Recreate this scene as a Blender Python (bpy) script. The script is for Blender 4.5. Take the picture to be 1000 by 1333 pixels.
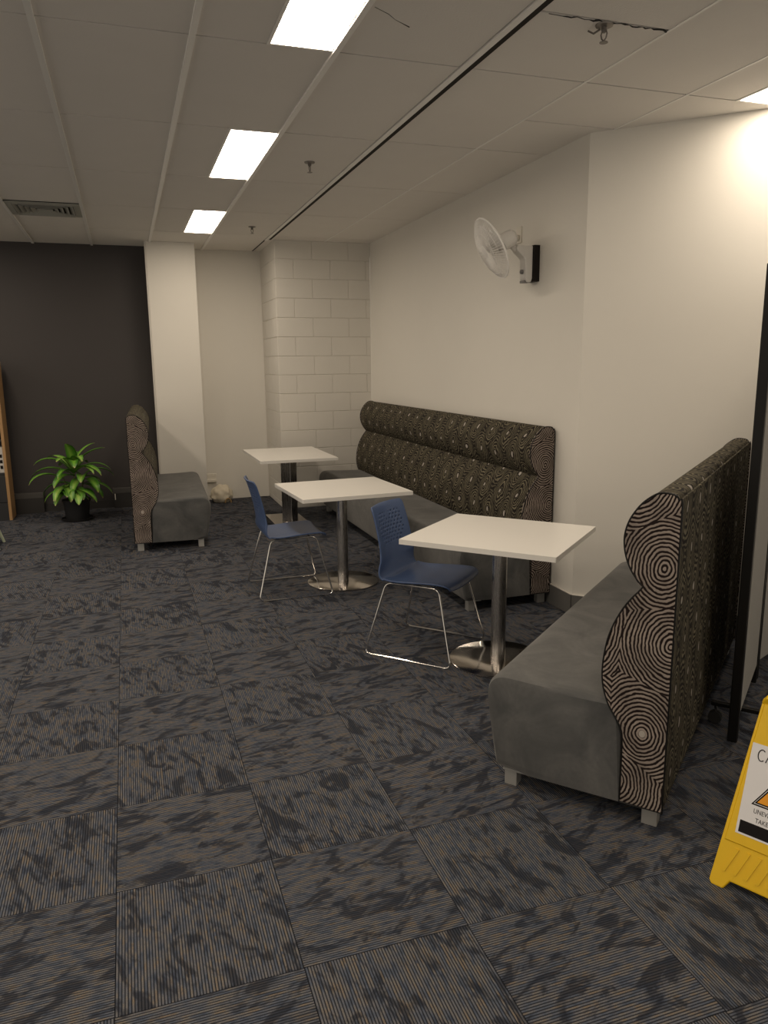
import bpy, bmesh, math, random
from mathutils import Vector, Matrix, noise

scene = bpy.context.scene
C = scene.collection
for o in list(bpy.data.objects):
    bpy.data.objects.remove(o)
random.seed(7)
PI = math.pi

# ------------------------------------------------------------------ camera
# world: x to the right along the carpet rows, y away along the carpet columns, z up
CAM_H, F_PX = 1.6566, 987.81
cam = bpy.data.cameras.new('camera')
cam.sensor_fit = 'VERTICAL'
cam.sensor_height = 36.0
cam.lens = F_PX * 36.0 / 1333.0
cam.clip_start = 0.05
camo = bpy.data.objects.new('camera', cam)
C.objects.link(camo)
YAW, PITCH, ROLL = 0.3228, -0.1953, -0.0101
fw = Vector((math.sin(YAW) * math.cos(PITCH), math.cos(YAW) * math.cos(PITCH), math.sin(PITCH)))
r0 = Vector((math.cos(YAW), -math.sin(YAW), 0))
u0 = r0.cross(fw)
rt = r0 * math.cos(ROLL) + u0 * math.sin(ROLL)
up = -r0 * math.sin(ROLL) + u0 * math.cos(ROLL)
m = Matrix.Identity(4)
for k in range(3):
    m[k][0], m[k][1], m[k][2] = rt[k], up[k], -fw[k]
m[2][3] = CAM_H
camo.matrix_world = m
scene.camera = camo

# ------------------------------------------------------------------ light and exposure
LIGHT_COLOR = (1.0, 0.86, 0.69)
LIGHT_STRENGTH = 20.0
w = bpy.data.worlds.new('world')
scene.world = w
w.use_nodes = True
w.node_tree.nodes['Background'].inputs[0].default_value = (0.56, 0.50, 0.42, 1)
w.node_tree.nodes['Background'].inputs[1].default_value = 1.1
vs = scene.view_settings
vs.view_transform = 'Standard'
vs.look = 'None'
vs.exposure = -0.05
vs.gamma = 1.0
vs.use_curve_mapping = False

# ------------------------------------------------------------------ material helpers
MATS = {}


class NT:
    def __init__(self, name):
        self.m = bpy.data.materials.new(name)
        self.m.use_nodes = True
        self.t = self.m.node_tree
        self.b = self.t.nodes['Principled BSDF']

    def n(self, typ, **kw):
        nd = self.t.nodes.new(typ)
        for k, v in kw.items():
            setattr(nd, k, v)
        return nd

    def link(self, a, b):
        self.t.links.new(a, b)

    def put(self, sock, v):
        if hasattr(v, 'is_output'):
            self.link(v, sock)
        else:
            sock.default_value = v

    def math(self, op, a, b=None, c=None):
        nd = self.n('ShaderNodeMath', operation=op)
        for i, v in enumerate((a, b, c)):
            if v is not None:
                self.put(nd.inputs[i], v)
        return nd.outputs[0]

    def vmath(self, op, a, b=None):
        nd = self.n('ShaderNodeVectorMath', operation=op)
        self.put(nd.inputs[0], a)
        if b is not None:
            self.put(nd.inputs[1], b)
        return nd.outputs['Value'] if op in ('LENGTH', 'DISTANCE', 'DOT_PRODUCT') else nd.outputs[0]

    def noise(self, vec, scale, detail=2.0, rough=0.5, dist=0.0, col=False):
        nd = self.n('ShaderNodeTexNoise')
        if vec is not None:
            self.link(vec, nd.inputs['Vector'])
        nd.inputs['Scale'].default_value = scale
        nd.inputs['Detail'].default_value = detail
        nd.inputs['Roughness'].default_value = rough
        nd.inputs['Distortion'].default_value = dist
        return nd.outputs['Color' if col else 'Fac']

    def mix(self, fac, a, b, blend='MIX'):
        nd = self.n('ShaderNodeMix', data_type='RGBA', blend_type=blend)
        self.put(nd.inputs[0], fac)
        for s, v in ((nd.inputs[6], a), (nd.inputs[7], b)):
            if hasattr(v, 'is_output'):
                self.link(v, s)
            else:
                s.default_value = (v[0], v[1], v[2], 1)
        return nd.outputs[2]

    def ramp(self, fac, stops, interp='LINEAR'):
        nd = self.n('ShaderNodeValToRGB')
        cr = nd.color_ramp
        cr.interpolation = interp
        while len(cr.elements) < len(stops):
            cr.elements.new(0.5)
        for e, (p, c) in zip(cr.elements, stops):
            e.position = p
            e.color = (c[0], c[1], c[2], 1) if hasattr(c, '__len__') else (c, c, c, 1)
        self.link(fac, nd.inputs[0])
        return nd.outputs[0]

    def maprange(self, v, a, b, c=0.0, d=1.0):
        nd = self.n('ShaderNodeMapRange')
        self.put(nd.inputs[0], v)
        for i, x in enumerate((a, b, c, d)):
            nd.inputs[i + 1].default_value = x
        return nd.outputs[0]

    def coord(self, which='Object'):
        return self.n('ShaderNodeTexCoord').outputs[which]

    def bump(self, h, strength, dist=0.01):
        nd = self.n('ShaderNodeBump')
        nd.inputs['Strength'].default_value = strength
        nd.inputs['Distance'].default_value = dist
        self.link(h, nd.inputs['Height'])
        self.link(nd.outputs[0], self.b.inputs['Normal'])

    def base(self, v):
        if hasattr(v, 'is_output'):
            self.link(v, self.b.inputs['Base Color'])
        else:
            self.b.inputs['Base Color'].default_value = (v[0], v[1], v[2], 1)

    def set(self, **kw):
        for k, v in kw.items():
            self.b.inputs[k.replace('_', ' ')].default_value = v


def mat_plain(name, col, rough=0.5, metal=0.0, var=0.0, vscale=8.0, bump=0.0, bscale=200.0, world=False, **kw):
    t = NT(name)
    co = t.n('ShaderNodeNewGeometry').outputs['Position'] if world else t.coord()
    if var:
        f = t.noise(co, vscale, 4.0, 0.6)
        t.base(t.mix(f, [c * (1 - var) for c in col], [min(1, c * (1 + var)) for c in col]))
    else:
        t.base(col)
    if bump:
        t.bump(t.noise(co, bscale, 2.0, 0.6), bump, 0.002)
    t.set(Roughness=rough, Metallic=metal, **kw)
    MATS[name] = t.m
    return t.m


mat_plain('wall_paint', (0.74, 0.71, 0.65), 0.7, var=0.025, vscale=1.5, bump=0.12, bscale=160, world=True)
mat_plain('block_paint', (0.68, 0.65, 0.595), 0.65, var=0.03, vscale=5, bump=0.35, bscale=110, world=True)
mat_plain('mortar_paint', (0.66, 0.63, 0.575), 0.8, bump=0.3, bscale=150, world=True)
mat_plain('charcoal_paint', (0.042, 0.036, 0.035), 0.62, var=0.08, vscale=1.3, bump=0.15, bscale=140, world=True)
mat_plain('ceiling_board', (0.82, 0.785, 0.735), 0.9, var=0.03, vscale=3, bump=0.5, bscale=130, world=True)
mat_plain('grid_metal', (0.93, 0.91, 0.87), 0.4)
mat_plain('ceiling_joint_shade', (0.03, 0.027, 0.024), 0.9)  # near-black slab behind the tiles paints the shade inside their joints
mat_plain('channel_dark', (0.03, 0.026, 0.022), 0.7, Specular_IOR_Level=0.1)
mat_plain('skirting_grey', (0.135, 0.13, 0.122), 0.4, var=0.1, vscale=14)
mat_plain('skirting_edge', (0.62, 0.59, 0.54), 0.4)
mat_plain('skirting_dark', (0.028, 0.025, 0.023), 0.5)
mat_plain('duct_grey', (0.07, 0.065, 0.06), 0.5)
mat_plain('white_laminate', (0.80, 0.775, 0.73), 0.28, var=0.01, vscale=30)
mat_plain('laminate_edge', (0.74, 0.71, 0.66), 0.4)
mat_plain('chrome', (0.78, 0.76, 0.73), 0.14, 1.0)
mat_plain('leg_metal', (0.55, 0.54, 0.51), 0.35, 0.6)
mat_plain('fan_plastic', (0.72, 0.70, 0.67), 0.4)
mat_plain('fan_wire', (0.82, 0.80, 0.77), 0.35)
mat_plain('fan_trim', (0.20, 0.19, 0.19), 0.4)
mat_plain('black_board', (0.012, 0.009, 0.008), 0.5, Specular_IOR_Level=0.2)
mat_plain('black_metal', (0.008, 0.0075, 0.007), 0.4, Specular_IOR_Level=0.25)
mat_plain('rubber', (0.012, 0.012, 0.012), 0.7)
mat_plain('screen_fabric', (0.33, 0.315, 0.29), 0.9, var=0.08, vscale=160, bump=0.3, bscale=500)
mat_plain('sign_yellow', (0.80, 0.50, 0.008), 0.38, var=0.05, vscale=20)
mat_plain('sign_orange', (0.80, 0.33, 0.012), 0.5)
mat_plain('paper', (0.76, 0.75, 0.76), 0.35)
mat_plain('ink', (0.010, 0.008, 0.008), 0.6, Specular_IOR_Level=0.15)
mat_plain('pot_dark', (0.016, 0.016, 0.017), 0.45, Specular_IOR_Level=0.3)
mat_plain('soil', (0.03, 0.02, 0.014), 0.95, var=0.4, vscale=60, bump=0.6, bscale=80)
mat_plain('cane', (0.10, 0.11, 0.03), 0.6)
mat_plain('shelf_dark', (0.022, 0.022, 0.023), 0.5)
mat_plain('book_white', (0.55, 0.53, 0.50), 0.6, var=0.3, vscale=40)
mat_plain('book_violet', (0.22, 0.17, 0.30), 0.6)
mat_plain('book_grey', (0.2, 0.2, 0.21), 0.6)
mat_plain('pale_green', (0.42, 0.46, 0.34), 0.5)
mat_plain('socket_white', (0.72, 0.68, 0.60), 0.4)
mat_plain('cream_cloth', (0.70, 0.63, 0.50), 0.9, var=0.1, vscale=25, bump=0.6, bscale=60)
mat_plain('brown_card', (0.30, 0.20, 0.09), 0.8)
mat_plain('sprinkler_metal', (0.22, 0.20, 0.18), 0.4, 0.6)
mat_plain('vent_metal', (0.40, 0.40, 0.36), 0.5)
mat_plain('crack', (0.03, 0.027, 0.024), 0.9)


def mat_light():
    t = NT('light_diffuser')
    t.base((0.8, 0.8, 0.8))
    t.b.inputs['Emission Color'].default_value = (*LIGHT_COLOR, 1)
    t.set(Emission_Strength=LIGHT_STRENGTH, Roughness=0.4)
    MATS['light_diffuser'] = t.m


def mat_brushed():
    t = NT('brushed_steel')
    co = t.coord()
    mp = t.n('ShaderNodeMapping')
    t.link(co, mp.inputs[0])
    mp.inputs['Scale'].default_value = (300, 300, 6)
    f = t.noise(mp.outputs[0], 1.0, 3.0, 0.6)
    t.base(t.mix(f, (0.52, 0.49, 0.46), (0.66, 0.63, 0.60)))
    t.link(t.maprange(f, 0.2, 0.8, 0.2, 0.34), t.b.inputs['Roughness'])
    t.set(Metallic=1.0)
    MATS['brushed_steel'] = t.m


def mat_polished():
    t = NT('polished_steel')
    f = t.noise(t.coord(), 12, 4.0, 0.6)
    t.base((0.62, 0.58, 0.54))
    t.link(t.maprange(f, 0.2, 0.8, 0.10, 0.2), t.b.inputs['Roughness'])
    t.set(Metallic=1.0)
    MATS['polished_steel'] = t.m


def mat_suede():
    t = NT('suede')
    co = t.coord()
    f = t.noise(co, 4.5, 5.0, 0.62, 0.8)
    g = t.noise(co, 60, 3.0, 0.6)
    c = t.mix(t.maprange(f, 0.33, 0.67), (0.056, 0.058, 0.059), (0.118, 0.116, 0.113))
    c = t.mix(t.maprange(g, 0.3, 0.7, 0.0, 0.25), c, (0.05, 0.05, 0.05))
    t.base(c)
    t.set(Roughness=0.85, Sheen_Weight=0.35, Sheen_Roughness=0.5)
    t.b.inputs['Sheen Tint'].default_value = (0.6, 0.58, 0.55, 1)
    t.bump(t.noise(co, 350, 2.0, 0.6), 0.15, 0.002)
    MATS['suede'] = t.m


def mat_swirl(name, line, dark, duty, pitch, warp=0.05, free=False):
    """woven fabric: scratchy rings around dots, each ring field cut off by its neighbours"""
    t = NT(name)
    uv = t.n('ShaderNodeUVMap').outputs[0]
    nz = t.noise(uv, 7.5, 1.0, 0.4, col=True)
    off = t.vmath('MULTIPLY', t.vmath('SUBTRACT', nz, (0.5, 0.5, 0.5)), (warp, warp, 0.0))
    p = t.vmath('ADD', uv, off)
    edge = None
    if free:
        sc = t.vmath('MULTIPLY', p, (1.0, 0.8, 0.0))
        vo = t.n('ShaderNodeTexVoronoi', voronoi_dimensions='2D', feature='F1')
        t.link(sc, vo.inputs['Vector'])
        vo.inputs['Scale'].default_value = 4.7
        vo.inputs['Randomness'].default_value = 0.8
        d = t.math('DIVIDE', vo.outputs['Distance'], 4.7)
    else:
        CX, CY = 0.25, 0.33
        ds = []
        for ox, oy in ((0.0, 0.0), (0.5, 0.5)):
            q = t.vmath('ADD', t.vmath('DIVIDE', p, (CX, CY, 1.0)), (ox, oy, 0.0))
            fr = t.vmath('SUBTRACT', t.vmath('FRACTION', q), (0.5, 0.5, 0.0))
            fr = t.vmath('MULTIPLY', fr, (CX, CY * 0.64, 0.0))
            ds.append(t.vmath('LENGTH', fr))
        d = t.math('MINIMUM', ds[0], ds[1])
        edge = t.maprange(t.math('ABSOLUTE', t.math('SUBTRACT', ds[0], ds[1])), 0.0, 0.009)
    fine = t.noise(uv, 30.0, 2.0, 0.55)
    dd = t.math('ADD', d, t.math('MULTIPLY', t.math('SUBTRACT', fine, 0.5), pitch * (1.0 if free else 1.3)))
    s = t.math('SINE', t.math('MULTIPLY', dd, 2 * PI / pitch))
    lo = 1 - 2 * duty
    f = t.maprange(s, lo - 0.3, lo + 0.3)
    dot = t.maprange(d, 0.0095, 0.0125, 1.0, 0.0)
    if edge is not None:
        halo = t.maprange(d, 0.017, 0.021, 0.0, 1.0)
        f = t.math('MULTIPLY', f, halo)
        f = t.math('MULTIPLY', f, edge)
        f = t.math('MULTIPLY', f, t.maprange(d, 0.055, 0.125, 1.0, 0.35))
    else:
        dot = t.math('MULTIPLY', dot, t.maprange(t.noise(uv, 4.0, 0.0), 0.42, 0.47))
    f = t.math('MAXIMUM', f, dot)
    wear = t.noise(uv, 9.0, 3.0, 0.6)
    ln = t.mix(t.maprange(wear, 0.35, 0.65), [c * 0.6 for c in line], line)
    ln = t.mix(dot, ln, (0.42, 0.38, 0.34))
    t.base(t.mix(f, dark, ln))
    t.set(Roughness=0.8, Specular_IOR_Level=0.15)
    t.bump(f, 0.35, 0.002)
    MATS[name] = t.m


def mat_carpet():
    t = NT('carpet')
    co = t.coord()
    rnd = t.n('ShaderNodeObjectInfo').outputs['Random']
    sep = t.n('ShaderNodeSeparateXYZ')
    t.link(co, sep.inputs[0])
    x, y = sep.outputs[0], sep.outputs[1]
    PITCH_ = 0.0083
    u = t.math('DIVIDE', x, PITCH_)
    row = t.math('FLOOR', u)
    fr = t.math('FRACT', u)
    prof = t.math('SINE', t.math('MULTIPLY', fr, PI))
    # yarn colour along each rib
    cmb = t.n('ShaderNodeCombineXYZ')
    t.link(t.math('MULTIPLY', row, 0.73), cmb.inputs[0])
    t.link(t.math('MULTIPLY', y, 16.0), cmb.inputs[1])
    t.link(t.math('MULTIPLY', rnd, 90.0), cmb.inputs[2])
    yarn = t.noise(cmb.outputs[0], 1.0, 2.0, 0.6)
    ycol = t.ramp(yarn, [(0.26, (0.052, 0.064, 0.094)), (0.40, (0.102, 0.119, 0.156)), (0.50, (0.147, 0.150, 0.168)),
                         (0.58, (0.184, 0.173, 0.166)), (0.67, (0.210, 0.168, 0.128)), (0.75, (0.102, 0.121, 0.165))])
    # flame-like dark shapes running slantwise
    cmb2 = t.n('ShaderNodeCombineXYZ')
    t.link(t.math('ADD', x, t.math('MULTIPLY', y, 0.35)), cmb2.inputs[0])
    t.link(t.math('MULTIPLY', t.math('SUBTRACT', y, t.math('MULTIPLY', x, 0.6)), 0.36), cmb2.inputs[1])
    t.link(t.math('MULTIPLY', rnd, 53.0), cmb2.inputs[2])
    fl = t.noise(cmb2.outputs[0], 15.0, 3.0, 0.6, 1.0)
    dark = t.maprange(fl, 0.50, 0.60, 0.0, 1.0)
    c = t.mix(t.math('MULTIPLY', dark, 0.8), ycol, (0.022, 0.026, 0.038))
    groove = t.maprange(prof, 0.25, 0.75)
    c = t.mix(groove, (0.013, 0.015, 0.021), c)
    sp = t.noise(co, 420.0, 1.0, 0.5)
    c = t.mix(t.maprange(sp, 0.35, 0.65, 0.0, 0.4), c, (0.024, 0.025, 0.03))
    t.base(c)
    t.set(Roughness=0.95, Specular_IOR_Level=0.08)
    t.bump(prof, 0.6, 0.003)
    MATS['carpet'] = t.m


def mat_chair():
    t = NT('blue_plastic')
    f = t.noise(t.coord(), 14, 3.0, 0.5)
    t.base(t.mix(f, (0.048, 0.082, 0.180), (0.058, 0.096, 0.205)))
    t.set(Roughness=0.36)
    t.bump(t.noise(t.coord(), 600, 1.0, 0.5), 0.08, 0.001)
    MATS['blue_plastic'] = t.m


def mat_wood():
    t = NT('oak_veneer')
    mp = t.n('ShaderNodeMapping')
    t.link(t.coord(), mp.inputs[0])
    mp.inputs['Scale'].default_value = (18, 18, 1.2)
    f = t.noise(mp.outputs[0], 2.0, 4.0, 0.6, 0.6)
    t.base(t.mix(f, (0.30, 0.165, 0.065), (0.48, 0.29, 0.13)))
    t.set(Roughness=0.45)
    MATS['oak_veneer'] = t.m


def mat_leaf():
    t = NT('leaf_green')
    uv = t.n('ShaderNodeUVMap').outputs[0]
    sep = t.n('ShaderNodeSeparateXYZ')
    t.link(uv, sep.inputs[0])
    e = t.math('ABSOLUTE', t.math('SUBTRACT', sep.outputs[0], 0.5))
    rnd = t.n('ShaderNodeObjectInfo').outputs['Random']
    mid = t.mix(rnd, (0.16, 0.36, 0.035), (0.40, 0.60, 0.13))
    edge = t.mix(rnd, (0.045, 0.16, 0.015), (0.13, 0.32, 0.04))
    c = t.mix(t.maprange(e, 0.05, 0.34), mid, edge)
    tip = t.maprange(sep.outputs[1], 0.93, 0.99)
    c = t.mix(tip, c, (0.36, 0.30, 0.12))
    t.base(c)
    t.set(Roughness=0.33, Subsurface_Weight=0.0)
    st = t.n('ShaderNodeTexWave', wave_type='BANDS')
    t.link(uv, st.inputs[0])
    st.inputs['Scale'].default_value = 5.0
    t.bump(st.outputs['Fac'], 0.15, 0.002)
    MATS['leaf_green'] = t.m


mat_light(); mat_brushed(); mat_polished(); mat_suede(); mat_carpet(); mat_chair(); mat_wood(); mat_leaf()
mat_swirl('swirl_cap', (0.36, 0.30, 0.26), (0.016, 0.010, 0.009), 0.50, 0.0112, 0.022, True)
mat_swirl('swirl_front', (0.20, 0.175, 0.118), (0.012, 0.0095, 0.008), 0.40, 0.0155, 0.085)


# ------------------------------------------------------------------ geometry helpers
def link(o, parent=None):
    C.objects.link(o)
    if parent is not None:
        o.parent = parent
    return o


def mk(name, verts, faces, mat, parent=None, smooth=False, uvs=None, weld=False):
    me = bpy.data.meshes.new(name)
    me.from_pydata([tuple(v) for v in verts], [], faces)
    if uvs is not None:
        ul = me.uv_layers.new(name='UVMap')
        for lp in me.loops:
            ul.data[lp.index].uv = uvs[lp.vertex_index]
    bm = bmesh.new()
    bm.from_mesh(me)
    bmesh.ops.recalc_face_normals(bm, faces=bm.faces)
    bm.to_mesh(me)
    bm.free()
    if smooth:
        me.polygons.foreach_set('use_smooth', [True] * len(me.polygons))
    me.materials.append(MATS[mat])
    o = bpy.data.objects.new(name, me)
    return link(o, parent)


class MB:
    """collects shapes for ONE part"""

    def __init__(self):
        self.v, self.f, self.sm = [], [], []

    def add(self, v, f, smooth=False):
        k = len(self.v)
        self.v += [Vector(p) for p in v]
        self.f += [tuple(i + k for i in q) for q in f]
        self.sm += [smooth] * len(f)
        return self

    def box(self, lo, hi, bev=0.0, M=None):
        bm = bmesh.new()
        bmesh.ops.create_cube(bm, size=1.0)
        for vv in bm.verts:
            for k in range(3):
                vv.co[k] = lo[k] + (vv.co[k] + 0.5) * (hi[k] - lo[k])
        if bev:
            bmesh.ops.bevel(bm, geom=bm.edges[:], offset=bev, segments=2, affect='EDGES', profile=0.5)
        return self.bm(bm, M)

    def bm(self, bm, M=None, smooth=False):
        bm.verts.index_update()
        vs_ = [(M @ x.co if M else x.co.copy()) for x in bm.verts]
        fs_ = [tuple(x.index for x in fc.verts) for fc in bm.faces]
        bm.free()
        return self.add(vs_, fs_, smooth)

    def tube(self, pts, r, n=10, closed=False, cap=True):
        pts = [Vector(p) for p in pts]
        N = len(pts)
        vs_, fs_ = [], []
        prev = None
        for i, p in enumerate(pts):
            a = pts[(i - 1) % N] if (closed or i > 0) else p
            b = pts[(i + 1) % N] if (closed or i < N - 1) else p
            t = (b - a).normalized()
            if prev is None:
                ax = Vector((0, 0, 1)) if abs(t.z) < 0.9 else Vector((1, 0, 0))
                u = t.cross(ax).normalized()
            else:
                u = (prev - t * prev.dot(t)).normalized()
            prev = u
            w_ = t.cross(u)
            rr = r[i] if hasattr(r, '__len__') else r
            for k in range(n):
                a_ = 2 * PI * k / n
                vs_.append(p + (u * math.cos(a_) + w_ * math.sin(a_)) * rr)
        for i in range(N if closed else N - 1):
            j = (i + 1) % N
            for k in range(n):
                k2 = (k + 1) % n
                fs_.append((i * n + k, i * n + k2, j * n + k2, j * n + k))
        if not closed and cap:
            fs_.append(tuple(range(n))[::-1])
            fs_.append(tuple(range((N - 1) * n, N * n)))
        return self.add(vs_, fs_, True)

    def lathe(self, prof, n=32, M=None, axis_closed=True):
        """prof: list of (r, z)"""
        vs_, fs_ = [], []
        for r, z in prof:
            for k in range(n):
                a = 2 * PI * k / n
                vs_.append(Vector((r * math.cos(a), r * math.sin(a), z)))
        for i in range(len(prof) - 1):
            for k in range(n):
                k2 = (k + 1) % n
                fs_.append((i * n + k, i * n + k2, (i + 1) * n + k2, (i + 1) * n + k))
        if prof[0][0] > 1e-5 and axis_closed:
            fs_.append(tuple(range(n))[::-1])
        if prof[-1][0] > 1e-5 and axis_closed:
            fs_.append(tuple(range((len(prof) - 1) * n, len(prof) * n)))
        if M:
            vs_ = [M @ p for p in vs_]
        return self.add(vs_, fs_, True)

    def prism(self, poly, a, b, axis='y'):
        """poly in the other two axes, extruded from a to b"""
        def p3(p, s):
            return {'y': (p[0], s, p[1]), 'x': (s, p[0], p[1]), 'z': (p[0], p[1], s)}[axis]
        n = len(poly)
        vs_ = [p3(p, a) for p in poly] + [p3(p, b) for p in poly]
        fs_ = [tuple(range(n)), tuple(range(n, 2 * n))[::-1]]
        fs_ += [(i, n + i, n + (i + 1) % n, (i + 1) % n) for i in range(n)]
        return self.add(vs_, fs_)

    def build(self, name, mat, parent=None, sharp=35.0, weld=True):
        me = bpy.data.meshes.new(name)
        me.from_pydata([tuple(v) for v in self.v], [], self.f)
        me.polygons.foreach_set('use_smooth', self.sm)
        bm = bmesh.new()
        bm.from_mesh(me)
        if weld:
            bmesh.ops.remove_doubles(bm, verts=bm.verts, dist=1e-5)
        bmesh.ops.recalc_face_normals(bm, faces=bm.faces)
        for e in bm.edges:
            if len(e.link_faces) == 2 and e.calc_face_angle(0) > math.radians(sharp):
                e.smooth = False
        bm.to_mesh(me)
        bm.free()
        me.materials.append(MATS[mat])
        return link(bpy.data.objects.new(name, me), parent)


def tag(o, label=None, cat=None, group=None, kind=None):
    for k, v in (('label', label), ('category', cat), ('group', group), ('kind', kind)):
        if v:
            o[k] = v
    return o


def thing(name, label, cat, loc=(0, 0, 0), rotz=0.0, group=None):
    o = bpy.data.objects.new(name, None)
    o.empty_display_size = 0.1
    link(o)
    o.location = loc
    o.rotation_euler = (0, 0, rotz)
    return tag(o, label, cat, group)


def struct(o):
    o['kind'] = 'structure'
    return o


def copy_tree(o, parent=None):
    c = o.copy()
    C.objects.link(c)
    c.parent = parent
    for ch in list(o.children):
        copy_tree(ch, c)
    return c


def fillet(pts, r, n=5, closed=False):
    pts = [Vector(p) for p in pts]
    N = len(pts)
    out = []
    for i, p in enumerate(pts):
        if not closed and i in (0, N - 1):
            out.append(p)
            continue
        a, b = pts[(i - 1) % N], pts[(i + 1) % N]
        da, db = (a - p), (b - p)
        rr = min(r, da.length * 0.45, db.length * 0.45)
        s, e = p + da.normalized() * rr, p + db.normalized() * rr
        for k in range(n + 1):
            t = k / n
            out.append(s * (1 - t) ** 2 + p * 2 * t * (1 - t) + e * t * t)
    return out


def smooth_poly(pts, n=5):
    """Catmull-Rom through 2D points"""
    P = [Vector((p[0], p[1])) for p in pts]
    out = []
    for i in range(len(P) - 1):
        p0 = P[max(i - 1, 0)]
        p1, p2 = P[i], P[i + 1]
        p3 = P[min(i + 2, len(P) - 1)]
        for k in range(n):
            t = k / n
            out.append(0.5 * ((2 * p1) + (p2 - p0) * t + (2 * p0 - 5 * p1 + 4 * p2 - p3) * t * t + (3 * p1 - p0 - 3 * p2 + p3) * t ** 3))
    out.append(P[-1])
    return out


# ------------------------------------------------------------------ room shell
H = 2.967
A0, A1 = Vector((2.72, 8.55)), Vector((2.70, 4.17))      # long right wall
BD = Vector((0.71, -0.704)).normalized()
B1 = A1 + BD * 4.0                                       # angled right wall
FX0, FX1, FY0, FY1 = -5.4, 5.4, -2.2, 9.7

floor = struct(MB().box((FX0, FY0, -0.10), (FX1, FY1, -0.009)).build('floor', 'carpet'))


def wall_seg(name, a, b, th, mat, z0=0.0, z1=H, side=1):
    """vertical slab whose room face runs a->b; thickness goes to the right of travel when side=1"""
    a, b = Vector(a), Vector(b)
    d = (b - a).normalized()
    n = Vector((d.y, -d.x)) * th * side
    poly = [a, b, b + n, a + n]
    return struct(MB().prism([tuple(p) for p in poly], z0, z1, 'z').build(name, mat))


DARK_Y = 9.40
wall_seg('wall_far_left', (FX0, DARK_Y), (0.33, DARK_Y), 0.2, 'charcoal_paint', side=-1)
struct(MB().box((0.313, 8.99, 0), (0.83, 9.6, H), 0.004).build('wall_column', 'wall_paint'))
struct(MB().box((0.299, 8.984, 0), (0.3125, 9.03, H)).build('trim_1', 'skirting_edge'))
wall_seg('wall_far', (0.82, 9.48), (1.9, 9.48), 0.15, 'wall_paint', side=-1)
wall_right = wall_seg('wall_right', A1, A0, 0.2, 'wall_paint', side=1)
wall_angled = wall_seg('wall_right_near', B1, A1, 0.2, 'wall_paint', side=1)

# block pier: mortar core and single painted blocks with recessed joints
PX0, PX1, PY0, PY1 = 1.635, 2.72, 8.55, 9.48
pier = struct(MB().box((PX0 + 0.006, PY0 + 0.006, 0), (PX1, PY1, H)).build('wall_pier', 'mortar_paint'))
CH = 0.2085
BL = 0.415
J = 0.005
block_meshes = {}


def block(lo, hi):
    key = tuple(round(hi[k] - lo[k], 4) for k in range(3))
    if key not in block_meshes:
        ob = MB().box((0, 0, 0), key, 0.004).build('concrete_block', 'block_paint', pier)
        block_meshes[key] = ob.data
    else:
        ob = link(bpy.data.objects.new('concrete_block', block_meshes[key]), pier)
    ob.location = lo


z = H - 0.197
course = 0
ztop = H
while ztop > 0.01:
    zb = max(z, 0.0)
    half = (course % 2 == 1)
    cut = BL * 0.5 if half else BL       # front length of the corner block
    # front face (a corner block returns along the side)
    xs = [PX0, PX0 + cut]
    while xs[-1] < PX1 - 0.01:
        xs.append(min(xs[-1] + BL, PX1))
    side_cut = BL if half else BL * 0.5
    for i in range(len(xs) - 1):
        x0, x1 = xs[i], xs[i + 1]
        if i == 0:
            block((x0, PY0, zb + J), (x1 - J, PY0 + side_cut - J, ztop))
        else:
            block((x0, PY0, zb + J), (x1 - J if x1 < PX1 else x1, PY0 + 0.03, ztop))
    ys = [PY0 + side_cut]
    while ys[-1] < PY1 - 0.01:
        ys.append(min(ys[-1] + BL, PY1))
    for i in range(len(ys) - 1):
        block((PX0, ys[i], zb + J), (PX0 + 0.03, ys[i + 1] - J, ztop))
    ztop = zb
    z -= CH
    course += 1

# baseboards
def skirting(name, a, b, h, th, mat, side, edge=True):
    o = wall_seg(name, a, b, th, mat, 0, h, side)
    if edge:
        d = (Vector(b) - Vector(a)).normalized()
        n = Vector((d.y, -d.x)) * side
        e = [Vector(a), Vector(b), Vector(b) + n * th * 1.02, Vector(a) + n * th * 1.02]
        MB().prism([tuple(p) for p in e], h, h + 0.004, 'z').build('cap_edge', 'skirting_edge', o)
    return o


nB = Vector((BD.y, -BD.x))      # pointing into the room from the angled wall
skirting('baseboard_right', A0, A1, 0.135, 0.012, 'skirting_grey', 1)
skirting('baseboard_right_near', A1, B1, 0.135, 0.012, 'skirting_grey', 1)
skirting('baseboard_far_left', (FX0, DARK_Y), (0.30, DARK_Y), 0.09, 0.015, 'skirting_dark', 1, edge=False)
for k, (xa, xb) in enumerate(((-1.55, -0.975), (-0.225, 0.29))):
    o = struct(MB().box((xa, DARK_Y - 0.07, 0.0), (xb, DARK_Y - 0.0152, 0.17), 0.004).build('trim_%d' % (k + 2), 'skirting_dark'))
    MB().box((xa - 0.002, DARK_Y - 0.074, 0.17), (xb + 0.002, DARK_Y - 0.0152, 0.235), 0.004).build('duct_cover', 'duct_grey', o)
MB().box((-0.21, DARK_Y - 0.09, 0.10), (-0.20, DARK_Y - 0.075, 0.17)).build('plug_tab', 'socket_white', bpy.data.objects['trim_3'])

# carpet tiles, quarter-turned like a chequerboard
def outside(x, y, mgn=0.0):
    if y > 4.17 and x > 2.72 + mgn:
        return True
    if y <= 4.17 and (Vector((x, y)) - A1).dot(nB) < -mgn and x > 2.7:
        return True
    return False


def to_px(p):
    d = Vector(p) - Vector((0, 0, CAM_H))
    zc = d.dot(fw)
    if zc < 0.05:
        return None
    return 500 + F_PX * d.dot(rt) / zc, 666.5 - F_PX * d.dot(up) / zc


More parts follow.
